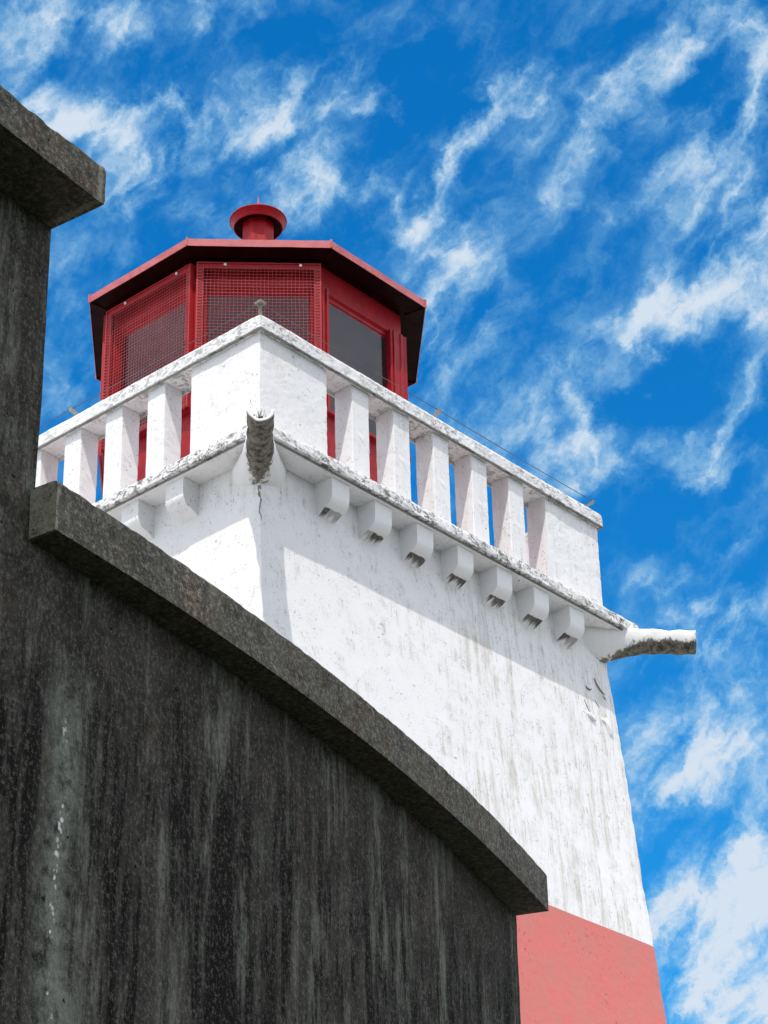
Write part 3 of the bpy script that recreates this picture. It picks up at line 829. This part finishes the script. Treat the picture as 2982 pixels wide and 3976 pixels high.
# corbels under the slab
def corbel_mesh():
    bm = bmesh.new(); uvl = bm.loops.layers.uv.new('UVMap')
    prof = []           # (out from wall plane y=0 -> negative y is out, z), front profile
    for k in range(6): prof.append((-0.168, ZSB+0.004-0.135*k/5))
    for k in range(1, 11):
        a = math.pi/2*k/10
        prof.append((-0.168+0.072*(1-math.cos(a)), ZSB-0.131-0.085*math.sin(a)))
    for k in range(1, 7): prof.append((-0.096+0.120*k/6, ZSB-0.216-0.062*k/6))   # flat underside back to the wall
    nx = 8; hw = 0.089
    rows = []
    for i, (y, z) in enumerate(prof):
        f = i/(len(prof)-1)
        rows.append([(bm.verts.new((-hw+2*hw*k/nx, y, z)), k/nx, f) for k in range(nx+1)])
    for A, B in zip(rows[:-1], rows[1:]):
        for k in range(nx):
            q = [A[k], B[k], B[k+1], A[k+1]]
            f = bm.faces.new([e[0] for e in q])
            for lp, e in zip(f.loops, q): lp[uvl].uv = (e[1], e[2])
    for side in (0, nx):
        for A, B in zip(rows[:-1], rows[1:]):
            a, b = A[side][0], B[side][0]
            c = bm.verts.new((a.co.x, 0.06, b.co.z)); d = bm.verts.new((a.co.x, 0.06, a.co.z))
            f = bm.faces.new((a, b, c, d) if side else (d, c, b, a))
            for lp in f.loops: lp[uvl].uv = (0, 0.1)
    bmesh.ops.remove_doubles(bm, verts=bm.verts[:], dist=0.0004)
    bmesh.ops.recalc_face_normals(bm, faces=bm.faces)
    rough(bm, 0.003, 7.0, 0.0016, 25.0)
    return bm
cor = link('corbel', corbel_mesh(), M_CORBEL, LH)
cx = [0.714, 1.162, 1.616, 2.070, 2.524, 2.968, 3.412]
first = True
for side in range(2):
    for x in cx:
        if side == 0: loc, rz = (x, Y0-0.004, 0), 0.0
        else: loc, rz = (X0+0.008, x+0.03 if x < 0.8 else x+0.035, 0), -math.pi/2
        if first: cor.location = loc; adopt(cor, LH); first = False
        else:
            c2 = copy_part(cor, LH, loc, rz)
            if side: c2.material_slots[0].link = 'OBJECT'; c2.material_slots[0].material = M_PIER

# water spouts at the gallery corners: flared collar and a U-shaped trough
def spout(rend, ztop, depth, ang, moss, white=0.45):
    ca, sa = math.cos(ang), math.sin(ang)
    def W(r, wd, z): return Vector((2+ca*r-sa*wd, 2+sa*r+ca*wd, z))
    bm = bmesh.new(); uvl = bm.loops.layers.uv.new('UVMap')
    R = 0.09
    n = 28
    rows = []
    nr = 30
    r0 = 2.46
    for i in range(nr+1):
        r = r0+(rend-r0)*i/nr
        g = min(1.22, max(0.0, 1-(r-2.72)/0.42))
        R_ = R+0.062*g**2
        dep = depth+0.095*min(1.0, g)**1.5
        # the trough sags towards its mouth only a little
        zt = ztop+(0.012 if r < 2.95 else 0.012-0.012*(r-2.95)/(rend-2.95))
        row = []
        for k in range(n+1):
            a = math.pi*k/n
            wv, zz = math.cos(a)*R_, -math.sin(a)*R_
            zz = -math.sin(a)**0.85*dep
            q = W(r, wv, zt+zz)
            q += Vector((noise.noise(q*13), noise.noise(q*13+Vector((9, 0, 0))), noise.noise(q*13+Vector((0, 9, 0)))))*(0.005+0.006*min(1.0, max(0.0, (r-2.95)/0.2)))
            ramp = min(1.0, max(0.0, (r-2.74)/0.36)); ramp = ramp*ramp*(3-2*ramp)
            st = math.sin(a)-(0.97+(white-0.97)*ramp)+0.52
            row.append((bm.verts.new(q), r, st))
        rows.append(row)
    faces_outer = []
    for A, B in zip(rows[:-1], rows[1:]):
        for k in range(n):
            q = [A[k], A[k+1], B[k+1], B[k]]
            f = bm.faces.new([e[0] for e in q]); faces_outer.append(f)
            for lp, e in zip(f.loops, q): lp[uvl].uv = (e[1], e[2])
    # inner trough surface and rim
    inner = []
    for i, row in enumerate(rows):
        rr = []
        for k, e in enumerate(row):
            a = math.pi*k/n
            axis = W(e[1], 0, ztop+0.005)
            q = e[0].co.lerp(axis, 0.22); q.z = max(q.z, e[0].co.z+0.018*math.sin(a))
            rr.append((bm.verts.new(q), e[1], 0.05))
        inner.append(rr)
    for A, B in zip(inner[:-1], inner[1:]):
        for k in range(n):
            q = [A[k], B[k], B[k+1], A[k+1]]
            f = bm.faces.new([e[0] for e in q])
            for lp, e in zip(f.loops, q): lp[uvl].uv = (e[1], 0.05)
    for k in range(n):                                   # mouth
        q = [rows[-1][k], rows[-1][k+1], inner[-1][k+1], inner[-1][k]]
        f = bm.faces.new([e[0] for e in q])
        for lp in f.loops: lp[uvl].uv = (0, 0.15)
    for k in (0, n):
        for i in range(nr):
            q = [rows[i][k], rows[i+1][k], inner[i+1][k], inner[i][k]]
            f = bm.faces.new([e[0] for e in q])
            for lp in f.loops: lp[uvl].uv = (0, 0.05)
    bmesh.ops.recalc_face_normals(bm, faces=bm.faces)
    o = link('water_spout', bm, M_SPOUT, LH, smooth=True)
    if moss:
        bm = bmesh.new(); rnd = random.Random(3)
        for k in range(70):
            wd = rnd.gauss(0.0, 0.024); r = rend-rnd.random()*0.25
            b0 = W(r, wd, ztop-depth+0.02+abs(wd)*0.5)
            tip = b0+Vector((rnd.gauss(0, 0.018), rnd.gauss(0, 0.018), 0.03+rnd.random()*0.07))
            d = Vector((rnd.gauss(0, 1), rnd.gauss(0, 1), 0)).normalized()*0.003
            v1, v2, v3 = bm.verts.new(b0-d), bm.verts.new(b0+d), bm.verts.new(tip)
            bm.faces.new((v1, v2, v3))
            if k % 3 == 0:
                q = b0+Vector((rnd.gauss(0, .02), rnd.gauss(0, .02), 0.01))
                bmesh.ops.create_icosphere(bm, subdivisions=1, radius=0.006+rnd.random()*0.006, matrix=Matrix.Translation(q))
        link('moss_tuft', bm, M_MOSS, o)
    return o
spout(3.395, GZ-1.168, 0.088, math.radians(225), True, 0.12)
spout(3.475, GZ-1.100, 0.165, math.radians(-45), False)
spout(3.42, GZ-1.12, 0.12, math.radians(135), False)

# lumps and lifted paint near the right corner of the shaft
def lump(x, z, a, b, rot, th=0.02):
    bm = bmesh.new()
    bmesh.ops.create_icosphere(bm, subdivisions=4, radius=1.0)
    for v in bm.verts:
        c = v.co.copy(); c *= 1+0.18*noise.noise(c*1.7+Vector((x, z, 0)))
        X, Z = c.x*a, c.z*b
        v.co = Vector((x+X*math.cos(rot)-Z*math.sin(rot), front_y(GZ+z)+c.y*th, GZ+z+X*math.sin(rot)+Z*math.cos(rot)))
    link('plaster_lump', bm, M_PIER, LH, smooth=True)
lump(3.665, -1.915, 0.055, 0.026, -0.35)
lump(3.885, -1.945, 0.034, 0.085, 0.25)
lump(3.83, -1.895, 0.03, 0.022, -0.4, 0.012)
def flake(pts, r):
    bm = bmesh.new()
    pp = [Vector((x, front_y(GZ+z)-0.003, GZ+z)) for x, z in pts]
    m = len(pp)
    tube(bm, pp, [r*math.sin(math.pi*(0.12+0.82*i/(m-1))) for i in range(m)], 4)
    link('lifted_paint', bm, M_DRIP, LH)
flake([(3.775, -1.535), (3.79, -1.575), (3.82, -1.61), (3.855, -1.635), (3.895, -1.645)], 0.008)
flake([(3.645, -1.652), (3.66, -1.668), (3.685, -1.672), (3.705, -1.665), (3.718, -1.648)], 0.007)
flake([(3.86, -1.66), (3.88, -1.68), (3.905, -1.692)], 0.004)
flake([(3.74, -1.74), (3.77, -1.775), (3.80, -1.79)], 0.003)
flake([(3.60, -1.78), (3.62, -1.83), (3.65, -1.88)], 0.004)

# dark run and crack on the near corner below the spout
rr_ = random.Random(5)
cp = []
for i in range(13):
    z = -1.36-0.024*i
    dz = ZSB-(GZ+z)
    cp.append(Vector((X0-BL*dz+0.006+rr_.uniform(-.008, .008), Y0-BF*dz+0.006+rr_.uniform(-.008, .008), GZ+z)))
bm = bmesh.new()
tube(bm, cp, [0.012, 0.013, 0.009, 0.010, 0.006, 0.007, 0.005, 0.006, 0.004, 0.004, 0.003, 0.003, 0.001], 6)
link('lifted_paint', bm, M_DRIP, LH)

# ------------------------------------------------------------------ lantern room
RL = 1.3135
AP = RL*math.cos(math.radians(22.5))
def octp(R, k, z): a = math.radians(202.5+45*k); return Vector((2+R*math.cos(a), 2+R*math.sin(a), z))
ZE = GZ+1.695
A0 = math.radians(202.5)
# lower wall with its sill
bm = bmesh.new()
lathe(bm, [(RL-0.03, GZ-1.0), (RL-0.03, GZ+0.12), (RL-0.03, GZ+0.205)], 8, 2, 2, A0)
lathe(bm, [(RL-0.03, GZ+0.205), (RL+0.015, GZ+0.212), (RL+0.015, GZ+0.236), (RL-0.075, GZ+0.262), (RL-0.075, GZ+0.285), (RL-0.14, GZ+0.285)], 8, 2, 2, A0)
lr = link('lantern_wall', bm, M_RED, LH)
bm = bmesh.new()
lathe(bm, [(RL-0.16, GZ+1.285), (RL-0.065, GZ+1.285), (RL-0.065, GZ+1.318), (RL-0.058, GZ+1.322), (RL-0.058, GZ+1.352), (RL-0.040, GZ+1.374), (RL-0.040, GZ+1.62)], 8, 2, 2, A0)
link('window_header', bm, M_RED, lr)
# corner posts: two flat leaves folded round each corner with a rib
bmp = bmesh.new()
h0, h1 = GZ+0.24, GZ+1.376
def postring(z):
    # local frame: corner at origin, pointing -x; leaves run along the two faces
    pts = []
    for s in (-1, 1):
        d = Vector((math.cos(math.radians(67.5)), s*math.sin(math.radians(67.5)), 0))
        pts.append(d)
    a, b = pts
    inn = Vector((1, 0, 0))
    o = [a*0.082, a*0.082+inn*0.07, inn*0.12, b*0.082+inn*0.07, b*0.082, b*0.074, b*0.071-inn*0.014, b*0.048-inn*0.014, b*0.044, Vector((-0.012, 0, 0)), a*0.044, a*0.048-inn*0.014, a*0.071-inn*0.014, a*0.074]
    return [bmp.verts.new((p.x, p.y, z)) for p in o]
ra, rb = postring(h0), postring(h1)
m = len(ra)
for k in range(m): bmp.faces.new((ra[k], ra[(k+1) % m], rb[(k+1) % m], rb[k]))
bmesh.ops.recalc_face_normals(bmp, faces=bmp.faces)
post = link('corner_post', bmp, M_RED, lr)
for k in range(8):
    c = octp(RL-0.006, k, 0); rz = math.radians(202.5+45*k)+math.pi
    if k == 0:
        post.location = c; post.rotation_euler = (0, 0, rz); adopt(post, lr)
    else: copy_part(post, lr, c, rz)
# the broad jamb beside the unscreened window
bm = bmesh.new()
box(bm, 2.315, 2.43, 2-AP+0.002, 2-AP+0.07, h0, h1, 0.004, 1)
box(bm, 2.345, 2.362, 2-AP-0.010, 2-AP+0.002, h0, h1, 0.003, 1)
link('window_jamb', bm, M_RED, lr)
# a pale blind hanging behind the unscreened window
M_BLIND = mat('faded_blind', (0.30, 0.26, 0.28), 0.9)
bm = bmesh.new()
for i in range(6): box(bm, 2.165+0.024*i, 2.186+0.024*i, 2-AP+0.115+0.006*(i % 2), 2-AP+0.121+0.006*(i % 2), GZ+0.30, GZ+1.29)
link('window_blind', bm, M_BLIND, lr)
# panes
bm = bmesh.new()
box(bm, -0.45, 0.45, -0.004, 0.004, GZ+0.27, GZ+1.30)
pane = link('window_pane', bm, M_GLASS, lr)
for k in range(8):
    a = math.radians(225+45*k); ap = AP-0.058
    loc = (2+math.cos(a)*ap, 2+math.sin(a)*ap, 0); rz = a+math.pi/2
    if k == 0: pane.location = loc; pane.rotation_euler = (0, 0, rz); adopt(pane, lr)
    else: copy_part(pane, lr, loc, rz)
# inside: dark floor, ceiling and lamp pedestal
bm = bmesh.new()
lathe(bm, [(0.0, GZ+0.1), (RL-0.2, GZ+0.1)], 8, 2, 2, A0)
lathe(bm, [(0.0, GZ+1.45), (RL-0.1, GZ+1.45)], 8, 2, 2, A0)
lathe(bm, [(0.40, GZ+0.1), (0.40, GZ+0.75), (0.30, GZ+0.78), (0.26, GZ+1.3), (0.0, GZ+1.35)], 16, 2, 2, 0)
link('lantern_interior', bm, M_DARK, lr)

# wire screens on the lantern
def screen(k):
    a = math.radians(225+45*k); rz = a+math.pi/2
    ap = AP+0.035
    rnd = random.Random(20+k)
    base = Matrix.Translation((2+math.cos(a)*ap, 2+math.sin(a)*ap, 0)) @ Matrix.Rotation(rz, 4, 'Z')
    hw, z0, z1 = 0.488, GZ+0.225, GZ+1.552
    fr = bmesh.new()
    fb = 0.052
    box(fr, -hw, -hw+fb, -0.004, 0.006, z0, z1, 0.0015, 1)
    box(fr, hw-fb, hw, -0.004, 0.006, z0, z1, 0.0015, 1)
    box(fr, -hw+fb, hw-fb, -0.004, 0.006, z1-fb*0.9, z1, 0.0015, 1)
    box(fr, -hw+fb, hw-fb, -0.004, 0.006, z0, z0+fb*0.8, 0.0015, 1)
    for s in (-1, 1):                                   # outer angle iron
        x0, x1 = (s*hw-0.006, s*hw+0.006)
        box(fr, x0, x1, -0.016, 0.03, z0-0.008, z1+0.008)
    box(fr, -hw, hw, -0.016, 0.03, z1-0.002, z1+0.008)
    for v in fr.verts: v.co = base @ v.co
    frame = link('mesh_screen', fr, M_FRAME, lr, 'red wire mesh screen in a flat frame')
    wm = bmesh.new()
    pitch = 0.0298
    n = int((2*hw-2*fb)/pitch)
    bow = [noise.noise(Vector((i*0.31, k*7.0, 0)))*0.004 for i in range(60)]
    for i in range(n+1):
        x = -hw+fb*0.9+i*(2*hw-1.8*fb)/n
        pts = []
        for j in range(15):
            z = z0+0.02+(z1-z0-0.03)*j/14
            dx = noise.noise(Vector((i*0.19, j*0.55, k*3.0)))*0.006*(1.6 if k == -1 else 0.7)
            pts.append(base @ Vector((x+dx, -0.010, z)))
        tube(wm, pts, 0.0017, 4)
    nz = int((z1-z0)/pitch)
    for i in range(1, nz):
        z = z0+i*pitch
        pts = []
        for j in range(11):
            f = j/10
            x = -hw+0.004+(2*hw-0.008)*f
            dz = noise.noise(Vector((i*0.23, j*0.4, k*5.0+2)))*0.003-0.004*math.sin(math.pi*f)
            pts.append(base @ Vector((x, -0.0145+(0.004 if j in (0, 10) else 0), z+dz)))
        tube(wm, pts, 0.0017, 4)
        # the wire ends bent back over the side bars
        for s in (-1, 1):
            q = [Vector((s*(hw-0.004), -0.012, z)), Vector((s*(hw-0.010), -0.013, z-pitch*0.42)), Vector((s*(hw-fb*0.75), -0.011, z-pitch*0.5))]
            tube(wm, [base @ e for e in q], 0.0036, 4)
    link('wire_mesh', wm, M_WIRE, frame)
    for x in (-0.268, 0.331):
        bb = bmesh.new()
        bmesh.ops.create_uvsphere(bb, u_segments=12, v_segments=8, radius=0.0135)
        for v in bb.verts: v.co = base @ Vector((x+v.co.x, -0.012+v.co.y*0.7, z1-0.012+v.co.z))
        link('bolt', bb, M_BOLT, frame, smooth=True)
for k in (0, -1, -2): screen(k)

# roof: fascia ring, soffit, low octagonal pyramid
RE = 1.4909
bm = bmesh.new()
lathe(bm, [(RE, ZE-0.062), (RE, ZE-0.02), (RE+0.004, ZE-0.004), (RE-0.012, ZE+0.004), (0.13, ZE+0.46), (0.0, ZE+0.47)], 8, 2, 2, A0)
for k in range(8):                                        # standing seams that end as little knobs at the eaves
    p0 = octp(RE-0.004, k, ZE+0.006); p1 = octp(0.15, k, ZE+0.46)
    tube(bm, [p0, p0.lerp(p1, 0.3), p1], 0.012, 6)
roof = link('lantern_roof', bm, M_ROOF, LH)
bm = bmesh.new()
RF = RE+0.006
for k in range(8):
    a, b_ = octp(RF, k, 0), octp(RF, k+1, 0)
    nn = 14
    for i in range(nn):
        p, q = a.lerp(b_, i/nn), a.lerp(b_, (i+1)/nn)
        def zz(pt, e): return ZE+e+0.0035*noise.noise(Vector((pt.x*5, pt.y*5, e*9)))
        lo1, lo2 = Vector((p.x, p.y, zz(p, -0.066))), Vector((q.x, q.y, zz(q, -0.066)))
        hi1, hi2 = Vector((p.x, p.y, zz(p, 0.002))), Vector((q.x, q.y, zz(q, 0.002)))
        v = [bm.verts.new(e) for e in (lo1, lo2, hi2, hi1)]; bm.faces.new(v)
        c = Vector((2, 2, 0))
        i1, i2 = lo1.lerp(Vector((2, 2, lo1.z)), 0.003), lo2.lerp(Vector((2, 2, lo2.z)), 0.003)
        v2 = [bm.verts.new(e) for e in (i1, i2)]; bm.faces.new((v[1], v[0], v2[0], v2[1]))
    tube(bm, [a+Vector((0, 0, ZE-0.066)), a+Vector((0, 0, ZE+0.012))], 0.009, 6)
bmesh.ops.remove_doubles(bm, verts=bm.verts[:], dist=0.0002)
link('fascia', bm, M_FASCIA, roof)
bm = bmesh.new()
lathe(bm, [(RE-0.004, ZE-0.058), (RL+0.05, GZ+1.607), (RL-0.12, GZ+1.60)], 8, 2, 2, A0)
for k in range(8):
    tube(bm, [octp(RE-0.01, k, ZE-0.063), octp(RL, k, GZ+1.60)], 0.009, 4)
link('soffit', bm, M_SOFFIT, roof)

# ventilator on the roof
bm = bmesh.new()
lathe(bm, [(0.145, ZE+0.40), (0.145, GZ+2.93)], 8, 2, 2, A0)
for z in (2.66, 2.73, 2.78, 2.83):
    q = Vector((2+math.cos(math.radians(225))*0.134-0.030*0.7071*0, 2+math.sin(math.radians(225))*0.134, GZ+z))+Vector((-0.707, 0.707, 0))*0.018
    bmesh.ops.create_icosphere(bm, subdivisions=1, radius=0.006, matrix=Matrix.Translation(q))
tube(bm, [Vector((2, 2, 0))+Vector((-0.707, -0.707, 0))*0.136+Vector((-0.707, 0.707, 0))*0.030+Vector((0, 0, GZ+2.2)), Vector((2, 2, 0))+Vector((-0.707, -0.707, 0))*0.136+Vector((-0.707, 0.707, 0))*0.030+Vector((0, 0, GZ+2.84))], 0.004, 4)
vent = link('vent_stack', bm, M_RED, LH)
bm = bmesh.new()
lathe(bm, [(0.0, GZ+2.86), (0.14, GZ+2.858), (0.205, GZ+2.842), (0.210, GZ+2.834), (0.214, GZ+2.836), (0.225, GZ+2.866), (0.243, GZ+2.902), (0.250, GZ+2.905), (0.250, GZ+2.914), (0.240, GZ+2.918), (0.10, GZ+2.955), (0.0, GZ+2.965)], 48, 2, 2, 0)
cap = link('vent_cap', bm, None, vent, mats=[M_RED, M_SOFFIT])
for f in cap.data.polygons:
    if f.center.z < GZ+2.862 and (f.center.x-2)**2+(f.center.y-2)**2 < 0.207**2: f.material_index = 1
bm = bmesh.new()
tube(bm, [(2, 2, GZ+2.96), (2, 2, GZ+3.08), (2, 2, GZ+3.185)], [0.017, 0.012, 0.002], 8)
link('finial', bm, M_FASCIA, vent)

# wire on little wooden stands round the parapet
ZW = GZ+0.165
def stand(base, tip, w, cap=False):
    bm = bmesh.new()
    tube(bm, [base, tip], w, 4)
    if cap:
        q = Vector(tip); box(bm, q.x-0.03, q.x+0.03, q.y-0.03, q.y+0.03, q.z-0.008, q.z+0.012)
    else:
        q = Vector(tip); box(bm, q.x-0.013, q.x+0.013, q.y-0.013, q.y+0.013, q.z-0.004, q.z+0.012)
    link('wire_stand', bm, M_WOOD, LH)
stand((0.10, 0.10, GZ-0.002), (0.085, 0.085, ZW-0.008), 0.020, True)
stand((1.97, 0.13, GZ-0.002), (2.06, 0.10, ZW-0.002), 0.020)
stand((3.82, 0.16, GZ-0.002), (4.01, 0.10, ZW-0.004), 0.016)
stand((0.13, 1.98, GZ-0.002), (0.10, 2.12, ZW-0.004), 0.022)
stand((0.16, 3.84, GZ-0.002), (0.10, 4.00, ZW-0.004), 0.018)
bm = bmesh.new()
def span(a, b, sag):
    a, b = Vector(a), Vector(b)
    tube(bm, [a.lerp(b, i/10)-Vector((0, 0, sag*4*(i/10)*(1-i/10))) for i in range(11)], 0.0030, 4)
span((0.09, 0.09, ZW), (2.06, 0.10, ZW+0.002), 0.006); span((2.06, 0.10, ZW+0.002), (4.01, 0.10, ZW+0.008), 0.006)
span((0.09, 0.09, ZW), (0.10, 2.12, ZW-0.004), 0.006); span((0.10, 2.12, ZW-0.004), (0.10, 4.0, ZW), 0.006)
link('bird_wire', bm, M_LINE, LH)
